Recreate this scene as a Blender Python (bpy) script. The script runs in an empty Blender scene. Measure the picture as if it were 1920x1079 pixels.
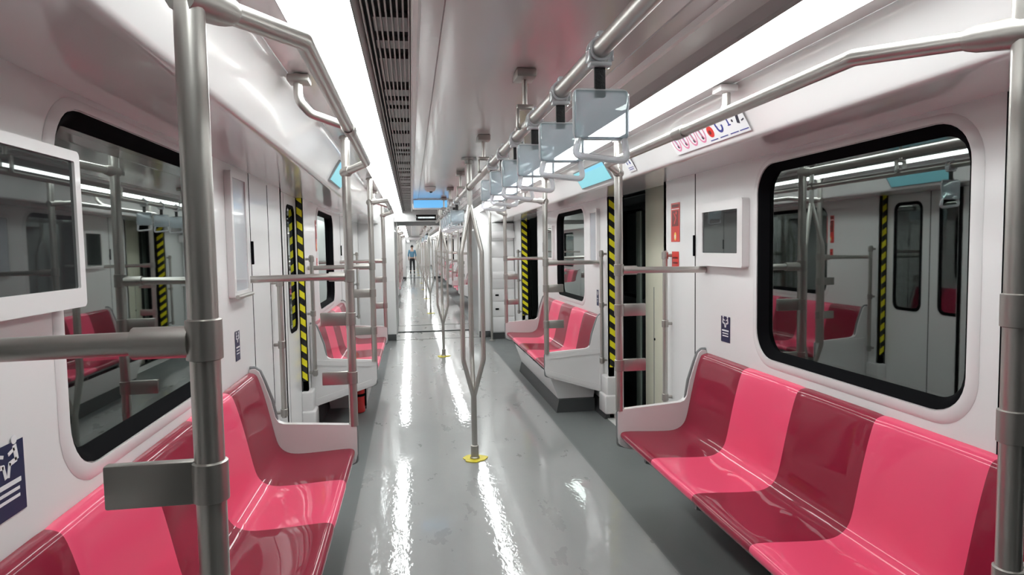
import bpy, bmesh, math, random
from mathutils import Vector, Matrix
from mathutils.geometry import tessellate_polygon
random.seed(4)
SC = bpy.context.scene
COL = SC.collection
PI = math.pi

# ------------------------------------------------------------------ camera
F, YAW, PITCH, ROLL = 1209.63, 0.153852, 0.0624763, -0.0160724
CX, CH = -0.3993, 1.4579
def cam_axes():
    cy, sy, cp, sp = math.cos(YAW), math.sin(YAW), math.cos(PITCH), math.sin(PITCH)
    f = Vector((sy*cp, cy*cp, -sp)); r = Vector((cy, -sy, 0)); u = r.cross(f)
    cr, sr = math.cos(ROLL), math.sin(ROLL)
    return cr*r+sr*u, -sr*r+cr*u, f
_r, _u, _f = cam_axes()
cam = bpy.data.cameras.new('camera'); cam.sensor_width = 36; cam.lens = F*36/1920
cam.clip_start = 0.02; cam.clip_end = 200
co = bpy.data.objects.new('camera', cam); COL.objects.link(co)
m = Matrix((_r, _u, -_f)).transposed().to_4x4(); m.translation = (CX, 0, CH)
co.matrix_world = m; SC.camera = co

# ------------------------------------------------------------------ world, exposure
w = bpy.data.worlds.new('tunnel_dark'); SC.world = w; w.use_nodes = True
w.node_tree.nodes['Background'].inputs[0].default_value = (0.010, 0.012, 0.012, 1)
w.node_tree.nodes['Background'].inputs[1].default_value = 1.0
SC.view_settings.view_transform = 'Standard'; SC.view_settings.look = 'None'
SC.view_settings.gamma = 1; SC.view_settings.exposure = 0.0
try: SC.view_settings.use_curve_mapping = False
except Exception: pass
SC.cycles.use_denoising = True
SC.cycles.max_bounces = 10; SC.cycles.diffuse_bounces = 5; SC.cycles.glossy_bounces = 5
SC.cycles.transparent_max_bounces = 16; SC.cycles.sample_clamp_indirect = 6
LIGHT = 12.5          # ceiling strips, radiance

# ------------------------------------------------------------------ materials
def nodes(name):
    mt = bpy.data.materials.new(name); mt.use_nodes = True
    nt = mt.node_tree; return mt, nt, nt.nodes['Principled BSDF']
def N(nt, t, **kw):
    n = nt.nodes.new(t)
    for k, v in kw.items(): setattr(n, k, v)
    return n
def c4(c): return (c[0], c[1], c[2], 1)
def pm(name, col, rough=.4, metal=0, var=.04, scale=6, coat=0, coatr=.05, spec=.5, bump=0, bscale=40, rvar=.05, stretch=(1,1,1)):
    mt, nt, b = nodes(name)
    tc = N(nt, 'ShaderNodeTexCoord'); mp = N(nt, 'ShaderNodeMapping'); mp.inputs['Scale'].default_value = stretch
    nt.links.new(tc.outputs['Object'], mp.inputs[0])
    nz = N(nt, 'ShaderNodeTexNoise'); nz.inputs['Scale'].default_value = scale; nz.inputs['Detail'].default_value = 3
    nt.links.new(mp.outputs[0], nz.inputs['Vector'])
    mx = N(nt, 'ShaderNodeMix', data_type='RGBA')
    mx.inputs['A'].default_value = c4([max(0, x*(1-var)) for x in col]); mx.inputs['B'].default_value = c4([min(1, x*(1+var)) for x in col])
    nt.links.new(nz.outputs['Fac'], mx.inputs['Factor']); nt.links.new(mx.outputs['Result'], b.inputs['Base Color'])
    mr = N(nt, 'ShaderNodeMapRange'); mr.inputs['To Min'].default_value = max(.02, rough-rvar); mr.inputs['To Max'].default_value = rough+rvar
    nt.links.new(nz.outputs['Fac'], mr.inputs['Value']); nt.links.new(mr.outputs['Result'], b.inputs['Roughness'])
    b.inputs['Metallic'].default_value = metal
    b.inputs['Coat Weight'].default_value = coat; b.inputs['Coat Roughness'].default_value = coatr
    b.inputs['Specular IOR Level'].default_value = spec
    if bump:
        n2 = N(nt, 'ShaderNodeTexNoise'); n2.inputs['Scale'].default_value = bscale; n2.inputs['Detail'].default_value = 4
        nt.links.new(mp.outputs[0], n2.inputs['Vector'])
        bp = N(nt, 'ShaderNodeBump'); bp.inputs['Strength'].default_value = bump; bp.inputs['Distance'].default_value = .01
        nt.links.new(n2.outputs['Fac'], bp.inputs['Height']); nt.links.new(bp.outputs[0], b.inputs['Normal'])
    return mt
def emit(name, col, s):
    mt, nt, b = nodes(name)
    b.inputs['Base Color'].default_value = c4([x*.5 for x in col]); b.inputs['Emission Color'].default_value = c4(col)
    b.inputs['Emission Strength'].default_value = s
    return mt
def glassy(name, tint, gl, rough=.02, diff=None, dfac=0, fres=1.45, trl=0):
    """thin sheet: tinted see-through plus mirror-like reflection"""
    mt, nt, b = nodes(name); nt.nodes.remove(b); out = nt.nodes['Material Output']
    tr = N(nt, 'ShaderNodeBsdfTransparent'); tr.inputs[0].default_value = c4(tint)
    base = tr.outputs[0]
    if diff:
        d1 = N(nt, 'ShaderNodeBsdfDiffuse'); d1.inputs[0].default_value = c4(diff)
        d2 = N(nt, 'ShaderNodeBsdfTranslucent'); d2.inputs[0].default_value = c4(diff)
        df = N(nt, 'ShaderNodeMixShader'); df.inputs[0].default_value = trl
        nt.links.new(d1.outputs[0], df.inputs[1]); nt.links.new(d2.outputs[0], df.inputs[2])
        m1 = N(nt, 'ShaderNodeMixShader'); m1.inputs[0].default_value = dfac
        nt.links.new(base, m1.inputs[1]); nt.links.new(df.outputs[0], m1.inputs[2]); base = m1.outputs[0]
    g = N(nt, 'ShaderNodeBsdfGlossy'); g.inputs['Roughness'].default_value = rough; g.inputs[0].default_value = (.92, 1, .97, 1)
    fr = N(nt, 'ShaderNodeFresnel'); fr.inputs[0].default_value = fres
    ad = N(nt, 'ShaderNodeMath', operation='ADD'); ad.inputs[1].default_value = gl; ad.use_clamp = True
    nt.links.new(fr.outputs[0], ad.inputs[0])
    mx = N(nt, 'ShaderNodeMixShader'); nt.links.new(ad.outputs[0], mx.inputs[0])
    nt.links.new(base, mx.inputs[1]); nt.links.new(g.outputs[0], mx.inputs[2]); nt.links.new(mx.outputs[0], out.inputs[0])
    return mt
def hazard(name):
    mt, nt, b = nodes(name); b.inputs['Roughness'].default_value = .4
    tc = N(nt, 'ShaderNodeNewGeometry'); sx = N(nt, 'ShaderNodeSeparateXYZ'); nt.links.new(tc.outputs['Position'], sx.inputs[0])
    a = N(nt, 'ShaderNodeMath', operation='MULTIPLY_ADD'); a.inputs[1].default_value = .75
    nt.links.new(sx.outputs[0], a.inputs[0]); nt.links.new(sx.outputs[2], a.inputs[2])
    d = N(nt, 'ShaderNodeMath', operation='DIVIDE'); d.inputs[1].default_value = .106; nt.links.new(a.outputs[0], d.inputs[0])
    fr = N(nt, 'ShaderNodeMath', operation='FRACT'); nt.links.new(d.outputs[0], fr.inputs[0])
    gt = N(nt, 'ShaderNodeMath', operation='GREATER_THAN'); gt.inputs[1].default_value = .5; nt.links.new(fr.outputs[0], gt.inputs[0])
    mx = N(nt, 'ShaderNodeMix', data_type='RGBA'); mx.inputs['A'].default_value = (.012, .012, .014, 1); mx.inputs['B'].default_value = (.90, .80, .02, 1)
    nt.links.new(gt.outputs[0], mx.inputs['Factor']); nt.links.new(mx.outputs['Result'], b.inputs['Base Color'])
    return mt
def floor_mat(name, c0, c1, rough, spec, bump, film):
    mt, nt, b = nodes(name)
    tc = N(nt, 'ShaderNodeTexCoord')
    mp = N(nt, 'ShaderNodeMapping'); mp.inputs['Scale'].default_value = (1, .45, 1); nt.links.new(tc.outputs['Object'], mp.inputs[0])
    n1 = N(nt, 'ShaderNodeTexNoise'); n1.inputs['Scale'].default_value = 5; n1.inputs['Detail'].default_value = 6; n1.inputs['Roughness'].default_value = .65
    nt.links.new(mp.outputs[0], n1.inputs['Vector'])
    cr = N(nt, 'ShaderNodeValToRGB'); cr.color_ramp.elements[0].position = .1; cr.color_ramp.elements[1].position = .9
    cr.color_ramp.elements[0].color = c4(c0); cr.color_ramp.elements[1].color = c4(c1)
    nt.links.new(n1.outputs['Fac'], cr.inputs[0]); nt.links.new(cr.outputs[0], b.inputs['Base Color'])
    b.inputs['Specular IOR Level'].default_value = spec
    mr = N(nt, 'ShaderNodeMapRange'); mr.inputs['To Min'].default_value = rough*.6; mr.inputs['To Max'].default_value = rough*1.4
    nt.links.new(n1.outputs['Fac'], mr.inputs['Value']); nt.links.new(mr.outputs['Result'], b.inputs['Roughness'])
    n2 = N(nt, 'ShaderNodeTexNoise'); n2.inputs['Scale'].default_value = 30; n2.inputs['Detail'].default_value = 5
    nt.links.new(mp.outputs[0], n2.inputs['Vector'])
    bp = N(nt, 'ShaderNodeBump'); bp.inputs['Strength'].default_value = bump; bp.inputs['Distance'].default_value = .01
    nt.links.new(n2.outputs['Fac'], bp.inputs['Height']); nt.links.new(bp.outputs[0], b.inputs['Normal'])
    if film:
        b.inputs['Coat Weight'].default_value = film; b.inputs['Coat Roughness'].default_value = .02; b.inputs['Coat IOR'].default_value = 1.5
        n3 = N(nt, 'ShaderNodeTexNoise'); n3.inputs['Scale'].default_value = 38; n3.inputs['Detail'].default_value = 2; n3.inputs['Roughness'].default_value = .5; n3.inputs['Distortion'].default_value = .4
        nt.links.new(mp.outputs[0], n3.inputs['Vector'])
        b2 = N(nt, 'ShaderNodeBump'); b2.inputs['Strength'].default_value = .055; b2.inputs['Distance'].default_value = .01
        nt.links.new(n3.outputs['Fac'], b2.inputs['Height']); nt.links.new(b2.outputs[0], b.inputs['Coat Normal'])
    return mt

WHITE = pm('white_wall_panel', (.80, .79, .79), .30, coat=.35, coatr=.10, var=.008, rvar=.008, scale=2)
GLOSSW = pm('gloss_white_cove', (.80, .79, .79), .18, coat=.5, coatr=.07, var=.008, rvar=.008, scale=2)
CEILW = pm('gloss_ceiling_panel', (.60, .575, .57), .22, coat=.5, coatr=.10, var=.012, rvar=.015, stretch=(1, .3, 1))
CEILG = pm('grey_ceiling_strip', (.40, .39, .385), .35, var=.03)
EDGE = pm('aluminium_trim', (.85, .84, .83), .35, metal=.2)
GRILLE = pm('grey_vent_slat', (.34, .32, .31), .45, metal=.2)
BLACK = pm('black_rubber', (.005, .005, .006), .7, spec=.02)
DARKV = pm('dark_vent_gap', (.035, .032, .03), .7)
STEEL = pm('brushed_steel', (.53, .51, .48), .33, metal=.86, scale=30, var=.03, rvar=.02)
STEELD = pm('worn_steel_fitting', (.44, .42, .395), .38, metal=.86, scale=30, var=.03, rvar=.02)
PINK = pm('pink_seat_plastic', (.86, .080, .180), .48, coat=.55, coatr=.025, spec=.15, var=.02, rvar=.01)
RED = pm('dark_red_seat_plastic', (.265, .008, .034), .48, coat=.55, coatr=.025, spec=.15, var=.02, rvar=.01)
PANELW = pm('white_end_panel', (.74, .72, .72), .32, coat=.3, var=.02)
GREYE = pm('grey_edging', (.20, .21, .215), .45)
GREYM = pm('grey_frame_metal', (.22, .22, .225), .5, metal=.3)
DARKG = pm('dark_grey_skirting', (.055, .058, .06), .5)
CREAM = pm('cream_painted_steel', (.70, .69, .57), .42, var=.03)
FLOORC = floor_mat('grey_floor_under_film', (.27, .275, .272), (.335, .34, .336), .30, .2, .05, .85)
FLOORS = floor_mat('dark_grey_floor_side', (.145, .157, .158), (.195, .207, .207), .42, .3, .04, 0)
HAZ = hazard('yellow_black_hazard_tape')
YELLOW = pm('yellow_floor_flange', (.72, .60, .03), .45, var=.2, scale=25)
GLASS = glassy('dark_window_glass', (.40, .45, .43), .20)
SCREEN = glassy('dark_screen_glass', (.02, .02, .02), .05, diff=(.02, .02, .022), dfac=.95)
POSTER = pm('grey_poster_behind_glass', (.50, .52, .56), .15, coat=.6, var=.06)
ACRYL = glassy('clear_acrylic', (.93, .95, .98), .02, diff=(.82, .93, .99), dfac=.38, trl=.5)
ACRYLE = glassy('frosted_acrylic', (.9, .9, .95), .04, diff=(.95, .95, .98), dfac=.75, trl=.35)
STRAPB = pm('black_webbing', (.010, .010, .011), .6, bump=.3, bscale=200)
LAMP = emit('lamp_diffuser', (.955, 1.0, .985), LIGHT)
TEAL = emit('teal_lcd', (.22, .55, .62), .75)
BLUEL = emit('blue_lcd', (.16, .48, .85), .95)
LEDT = emit('led_text', (.85, .95, .95), 1.2)
BLUE = pm('blue_sticker', (.007, .013, .065), .35, var=.05)
STW = pm('sticker_white', (.80, .80, .82), .4, var=.01)
STPINK = pm('sticker_pink', (.72, .25, .40), .4)
STRED = pm('sticker_red', (.66, .04, .03), .38, coat=.3, var=.05)
STDK = pm('sticker_dark_red', (.16, .012, .012), .4)
STBLK = pm('sticker_black', (.03, .03, .05), .4)
STNAVY = pm('sticker_navy', (.05, .06, .28), .4)
STYEL = pm('sticker_yellow', (.85, .60, .10), .4)
EXTRED = pm('extinguisher_red', (.50, .015, .015), .3, coat=.5)
BELLOW = pm('grey_gangway_panel', (.55, .56, .56), .35, coat=.2)
PLAT = pm('dark_platform_floor', (.05, .05, .05), .5)
SAGE = pm('grey_green_mullion', (.26, .32, .28), .5)
LENS = pm('black_lens', (.01, .01, .01), .08)

# ------------------------------------------------------------------ mesh builder
def fillet(pts, r, n=6, closed=False):
    P = [Vector(p) for p in pts]; out = []; L = len(P)
    for i, p in enumerate(P):
        if not closed and i in (0, L-1): out.append(p); continue
        a = P[i-1]-p; b = P[(i+1) % L]-p; la, lb = a.length, b.length; a.normalize(); b.normalize()
        ang = a.angle(b)
        if ang > PI-.02: out.append(p); continue
        d = min(r/math.tan(ang/2), .48*la, .48*lb)
        p0, p1 = p+a*d, p+b*d
        for k in range(n+1):
            t = k/n; out.append(p0*(1-t)**2+p*2*t*(1-t)+p1*t*t)
    return out
def rrect(y0, y1, z0, z1, r, n=8):
    pts = []
    for cy, cz, a0 in ((y1-r, z1-r, 0), (y0+r, z1-r, PI/2), (y0+r, z0+r, PI), (y1-r, z0+r, 1.5*PI)):
        for k in range(n+1):
            a = a0+PI/2*k/n; pts.append((cy+r*math.cos(a), cz+r*math.sin(a)))
    return pts
class MB:
    def __init__(s): s.v = []; s.f = []; s.m = []
    def add(s, vs, fs, mi=0):
        o = len(s.v); s.v += [tuple(v) for v in vs]; s.f += [tuple(i+o for i in f) for f in fs]; s.m += [mi]*len(fs); return s
    def bm(s, b, mi=0):
        b.verts.index_update(); s.add([v.co[:] for v in b.verts], [[v.index for v in f.verts] for f in b.faces], mi); b.free(); return s
    def box(s, x0, x1, y0, y1, z0, z1, bev=0, mi=0, seg=2):
        b = bmesh.new(); bmesh.ops.create_cube(b, size=1)
        for v in b.verts: v.co = ((x0+x1)/2+v.co.x*(x1-x0), (y0+y1)/2+v.co.y*(y1-y0), (z0+z1)/2+v.co.z*(z1-z0))
        if bev: bmesh.ops.bevel(b, geom=b.edges[:], offset=bev, segments=seg, affect='EDGES', profile=.5)
        return s.bm(b, mi)
    def tube(s, pts, r, n=14, closed=False, caps=True, mi=0, rs=None):
        P = [Vector(p) for p in pts]; L = len(P); T = []
        for i in range(L):
            a = P[i-1] if (i or closed) else P[0]; c = P[(i+1) % L] if (i < L-1 or closed) else P[-1]
            T.append((c-a).normalized())
        nrm = T[0].orthogonal().normalized()
        if abs(T[0].z) > .9: nrm = Vector((1, 0, 0)) - T[0]*T[0].x; nrm.normalize()
        rings = []
        for i in range(L):
            nrm = (nrm-T[i]*nrm.dot(T[i])).normalized(); bi = T[i].cross(nrm); rr = rs[i] if rs else r
            rings.append([P[i]+(nrm*math.cos(2*PI*k/n)+bi*math.sin(2*PI*k/n))*rr for k in range(n)])
        vs = [v for g in rings for v in g]; fs = []
        for i in range(L if closed else L-1):
            j = (i+1) % L
            for k in range(n): fs.append((i*n+k, i*n+(k+1) % n, j*n+(k+1) % n, j*n+k))
        if caps and not closed: fs += [tuple(range(n-1, -1, -1)), tuple((L-1)*n+k for k in range(n))]
        return s.add(vs, fs, mi)
    def lathe(s, prof, c, n=24, axis='z', mi=0):
        vs = []; fs = []
        for r, h in prof:
            for k in range(n):
                a = 2*PI*k/n; x, y = r*math.cos(a), r*math.sin(a)
                vs.append((c[0]+x, c[1]+y, c[2]+h) if axis == 'z' else ((c[0]+h, c[1]+x, c[2]+y) if axis == 'x' else (c[0]+x, c[1]+h, c[2]+y)))
        for i in range(len(prof)-1):
            for k in range(n): fs.append((i*n+k, i*n+(k+1) % n, (i+1)*n+(k+1) % n, (i+1)*n+k))
        fs += [tuple(range(n-1, -1, -1)), tuple((len(prof)-1)*n+k for k in range(n))]
        return s.add(vs, fs, mi)
    def prism(s, loops, fn, a, b, mi=0):
        """loops: outer polygon then holes in 2D; fn(u, v, t) -> 3D point, extruded from t=a to t=b"""
        flat = [p for l in loops for p in l]; n = len(flat)
        tris = tessellate_polygon([[Vector((p[0], p[1], 0)) for p in l] for l in loops])
        vs = [fn(p[0], p[1], a) for p in flat]+[fn(p[0], p[1], b) for p in flat]
        fs = [tuple(t) for t in tris]+[tuple(i+n for i in reversed(t)) for t in tris]; o = 0
        for l in loops:
            L = len(l)
            for k in range(L): fs.append((o+k, o+(k+1) % L, n+o+(k+1) % L, n+o+k))
            o += L
        return s.add(vs, fs, mi)
    def strip(s, prof, y0, y1, mi=0, n=1):
        """open profile in (x, z) swept along y"""
        vs = []; L = len(prof)
        for i in range(n+1):
            y = y0+(y1-y0)*i/n; vs += [(p[0], y, p[1]) for p in prof]
        fs = [(i*L+k, i*L+k+1, (i+1)*L+k+1, (i+1)*L+k) for i in range(n) for k in range(L-1)]
        return s.add(vs, fs, mi)
    def build(s, name, mats, parent=None, loc=(0, 0, 0), recalc=True, sharp=35, flip=False):
        if not isinstance(mats, (list, tuple)): mats = [mats]
        off = Vector(parent['_loc']) if parent is not None else Vector(loc)
        me = bpy.data.meshes.new(name); me.from_pydata([(Vector(v)-off)[:] for v in s.v], [], s.f)
        for mm in mats: me.materials.append(mm)
        me.polygons.foreach_set('material_index', s.m)
        if recalc:
            b = bmesh.new(); b.from_mesh(me); bmesh.ops.recalc_face_normals(b, faces=b.faces[:]); b.to_mesh(me); b.free()
        me.polygons.foreach_set('use_smooth', [True]*len(me.polygons))
        me.set_sharp_from_angle(angle=math.radians(sharp)); me.update()
        o = bpy.data.objects.new(name, me); COL.objects.link(o)
        if parent is not None: o.parent = parent
        else: o.location = off
        o['_loc'] = list(off)
        return o
def tag(o, label, cat, group=None, kind=None):
    if label: o['label'] = label
    if cat: o['category'] = cat
    if group: o['group'] = group
    if kind: o['kind'] = kind
    return o
def thing(name, loc, label, cat, group=None):
    o = bpy.data.objects.new(name, None); COL.objects.link(o); o.location = loc; o['_loc'] = list(loc); o.empty_display_size = .1
    return tag(o, label, cat, group)
def struct(name, mb, mats, **kw):
    o = mb.build(name, mats, **kw)
    if kw.get('parent') is None: o['kind'] = 'structure'
    return o
def kids(o): return [c for c in bpy.data.objects if c.parent == o]
def copy_tree(o, dy=0, label=None, group=None, kc=None):
    c = o.copy(); COL.objects.link(c); c.location = (o.location[0], o.location[1]+dy, o.location[2])
    if label: c['label'] = label
    if group: c['group'] = group
    def rec(src, dst):
        for k in kids(src):
            d = k.copy(); COL.objects.link(d); d.parent = dst; rec(k, d)
    rec(o, c); return c
def fX(u, v, t): return (t, u, v)      # 2D = (y, z), extruded along x
def fY(u, v, t): return (u, t, v)      # 2D = (x, z), extruded along y
def fZ(u, v, t): return (u, v, t)

P = 4.28                               # bench-to-bench pitch
YA0, YA1 = -4.0, 10.4                  # car in front of the camera
YB0, YB1 = 12.4, 31.6                  # next car
YC0, YC1 = 33.6, 55.0                  # last car in view
FD = 10.21                             # module offset of the next car
CD = 31.4

# ------------------------------------------------------------------ shell
def shell(y0, y1):
    struct('floor', MB().box(-.74, .74, y0, y1, -.08, 0), FLOORC)
    for s in (-1, 1):
        a, b = sorted((s*.74, s*1.34))
        struct('floor', MB().box(a, b, y0, y1, -.08, -.001), FLOORS)
    # ceiling: centre panel, then per side trim, grey strip
    struct('ceiling', MB().box(-.30, .30, y0, y1, 2.06, 2.10), CEILW)
    for s in (-1, 1):
        struct('ceiling', MB().strip([(s*.30, 2.06), (s*.302, 2.0625), (s*.304, 2.058), (s*.36, 2.054)], y0, y1), CEILW)
        struct('trim', MB().strip([(s*.36, 2.054), (s*.368, 2.040), (s*.380, 2.038), (s*.386, 2.048), (s*.386, 2.08)], y0, y1), EDGE)
        if s > 0 or y0 > 11:
            struct('ceiling', MB().strip([(s*.386, 2.062), (s*.50, 2.062), (s*.524, 2.040), (s*.524, 2.025)], y0, y1), CEILG)
        else:
            struct('ceiling', MB().strip([(s*.510, 2.08), (s*.510, 2.055), (s*.524, 2.040), (s*.524, 2.025)], y0, y1), CEILG)
        struct('ceiling', MB().strip([(s*.69, 2.025), (s*.695, 2.034), (s*.786, 2.044)], y0, y1), GLOSSW)
        cove = [(s*.788, 2.050), (s*.792, 2.036)]
        cove += [(s*(.792+.10*t), 2.036-.168*t+.010*math.sin(PI*t)) for t in (.2, .4, .6, .8)]
        cove += [(s*.889, 1.874), (s*.895, 1.864), (s*.906, 1.859), (s*.925, 1.858), (s*1.30, 1.862)]
        struct('ceiling', MB().strip(cove, y0, y1), GLOSSW, sharp=50)
    struct('ceiling', MB().box(-1.34, 1.34, y0, y1, 2.12, 2.16), GREYM)
shell(YA0, YA1); shell(YB0, YB1); shell(YC0, YC1)

def lights(y0, y1, where):
    for s, side in ((-1, 'left'), (1, 'right')):
        a, b = sorted((s*.526, s*.689))
        t = thing('ceiling_light', (s*.6075, (y0+y1)/2, 2.025), 'long white ceiling light strip along the %s side of %s' % (side, where), 'light', 'ceiling light strips')
        MB().box(a, b, y0, y1, 2.023, 2.040, .004).build('diffuser', LAMP, t)
        MB().box(a, b, y0, y1, 2.042, 2.08).build('housing', EDGE, t)
lights(.45, 10.36, 'the near car'); lights(12.75, 31.4, 'the second car'); lights(33.8, 54.5, 'the farthest car')

# left air grille: long slats over a backing with open slots
g = thing('ceiling_grille', (-.448, 5, 2.05), 'grey slatted air grille beside the left ceiling light', 'air vent')
sl = MB()
for k in range(9):
    x = -.504+.0142*k
    sl.box(x-.0022, x+.0022, YA0, 10.36, 2.046, 2.066)
sl.build('slats', GRILLE, g)
MB().box(-.510, -.386, YA0, 10.36, 2.074, 2.078).build('backing', DARKV, g)
vents = [(-.2, .55), (1.2, 1.745), (1.855, 1.935), (2.01, 2.115), (2.40, 2.52), (2.62, 2.70), (2.78, 2.86)]
y = 3.05
while y < 10.2:
    l = random.choice((.10, .12, .14)); vents.append((y, y+l)); y += l+random.choice((.07, .1, .22, .3))
prev = YA0
for a, b in vents+[(10.36, 10.4)]:
    if a > prev: MB().box(-.483, -.393, prev, a, 2.060, 2.0735).build('blanking_plate', GRILLE, g)
    prev = b

# walls with window openings
WX, WT = 1.22, .04
WZ0, WZ1 = .925, 1.86
win_n = [0]
def wall(side, y0, y1, wins, z1=1.87):
    s = -1 if side == 'left' else 1
    holes = [rrect(a, b, WZ0, 1.815, .13) for a, b in wins]
    mb = MB().prism([[(y0, 0), (y1, 0), (y1, z1), (y0, z1)]]+holes, fX, s*WX, s*(WX+WT))
    for a, b in wins:
        # soft raised border pressed into the wall around the opening
        o = rrect(a-.042, b+.042, WZ0-.042, 1.815+.03, .16); i = rrect(a-.004, b+.004, WZ0-.004, 1.819, .132)
        o2 = rrect(a-.030, b+.030, WZ0-.030, 1.815+.02, .152); n = len(o)
        vs = [(s*(WX-.0005), p[0], p[1]) for p in o]+[(s*(WX-.007), p[0], p[1]) for p in o2]+[(s*(WX-.007), p[0], p[1]) for p in i]+[(s*(WX+.02), p[0], p[1]) for p in i]
        fs = [(r*n+k, r*n+(k+1) % n, (r+1)*n+(k+1) % n, (r+1)*n+k) for r in range(3) for k in range(n)]
        mb.add(vs, fs)
    struct('wall_'+side, mb, WHITE)
    struct('baseboard_'+side, MB().prism([[(s*WX, 0), (s*(WX-.045), 0), (s*(WX-.04), .015), (s*(WX-.012), .05), (s*(WX-.008), .11), (s*WX, .115)]], fY, y0, y1), DARKG)
    for a, b in wins:
        win_n[0] += 1
        o = rrect(a, b, WZ0, 1.815, .13); i = rrect(a+.038, b-.038, WZ0+.035, 1.815-.035, .10); n = len(o)
        vs = [(s*(WX-.004), p[0], p[1]) for p in o]+[(s*(WX+.004), p[0]+(.012 if p[0] < (a+b)/2 else -.012), p[1]+(.012 if p[1] < 1.37 else -.012)) for p in o]
        vs += [(s*(WX+.034), p[0], p[1]) for p in i]+[(s*(WX+.05), p[0], p[1]) for p in i]+[(s*(WX+.05), p[0], p[1]) for p in o]
        fs = [(r*n+k, r*n+(k+1) % n, (r+1)*n+(k+1) % n, (r+1)*n+k) for r in range(4) for k in range(n)]
        fs += [(4*n+k, 4*n+(k+1) % n, (k+1) % n, k) for k in range(n)]
        fr = MB().add(vs, fs).build('window_%d' % win_n[0], BLACK, loc=(s*WX, (a+b)/2, 1.37)); fr['kind'] = 'structure'
        j = rrect(a+.034, b-.034, WZ0+.031, 1.815-.031, .10)
        MB().prism([j], fX, s*(WX+.036), s*(WX+.042)).build('window_pane', GLASS, fr)
def seam(side, y, z0=0.12, z1=1.86, hinges=True):
    s = -1 if side == 'left' else 1
    a, b = sorted((s*(WX-.0012), s*(WX+.004)))
    mb = MB().box(a, b, y-.004, y+.004, z0, z1)
    t = struct('trim', mb, BLACK)
    for z in (.62, 1.45) if hinges else ():
        MB().box(min(s*(WX-.014), s*(WX-.001)), max(s*(WX-.014), s*(WX-.001)), y-.006, y+.006, z-.06, z+.06, .003).build('hinge', BLACK, t)
for side, j0 in (('left', 4.36), ('right', 3.99)):
    wall(side, YA0, j0-P, [])
    wall(side, .89, j0, [(1.665, 2.835)])
    wall(side, 5.17, j0+P, [(5.92, 7.08)])
    wall(side, 9.45, YA1, [])
    seam(side, 3.52); seam(side, 5.55+2.28)
seam('right', 1.555, hinges=False)
seam('left', 3.95, .12, 1.84, False)
# next cars: plain walls with windows and door gaps kept as seams
for y0, d in ((YB0, FD), (YC0, CD)):
    y1 = YB1 if y0 == YB0 else YC1
    for side in ('left', 'right'):
        wins = [(1.665+d+P*k, 2.835+d+P*k) for k in range(1, 5) if 2.9+d+P*k < y1]
        wall(side, y0, y1, wins)

# door jambs, hazard strips, doors
dn = [0]
def jamb(s, y, depth, far=True):
    """far jamb face at y (faces the camera) with hazard strip"""
    a, b = sorted((s*WX, s*(WX+depth)))
    mb = MB().box(a, b, y, y+.04, 0, 1.87)
    o = struct('trim', mb, WHITE)
    if far:
        a2, b2 = sorted((s*(WX+.002), s*(WX+min(depth-.004, .085))))
        MB().box(a2, b2, y-.003, y-.0005, .44, 1.86).build('hazard_strip', HAZ, o)
        a3, b3 = sorted((s*(WX+min(depth-.004, .085)), s*(WX+depth)))
        MB().box(a3, b3, y-.012, y-.0005, 0, 1.86).build('rubber_seal', BLACK, o)
        # rounded white cover at the foot of the jamb
        a4, b4 = sorted((s*(WX-.055), s*(WX+.05)))
        MB().box(a4, b4, y-.05, y+.14, .05, .21, .015, seg=3).box(a4+(.02 if s > 0 else 0), b4-(0 if s > 0 else .02), y-.03, y+.13, .20, .36, .012, seg=3).build('base_cover', PANELW, o)
    return o
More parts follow.
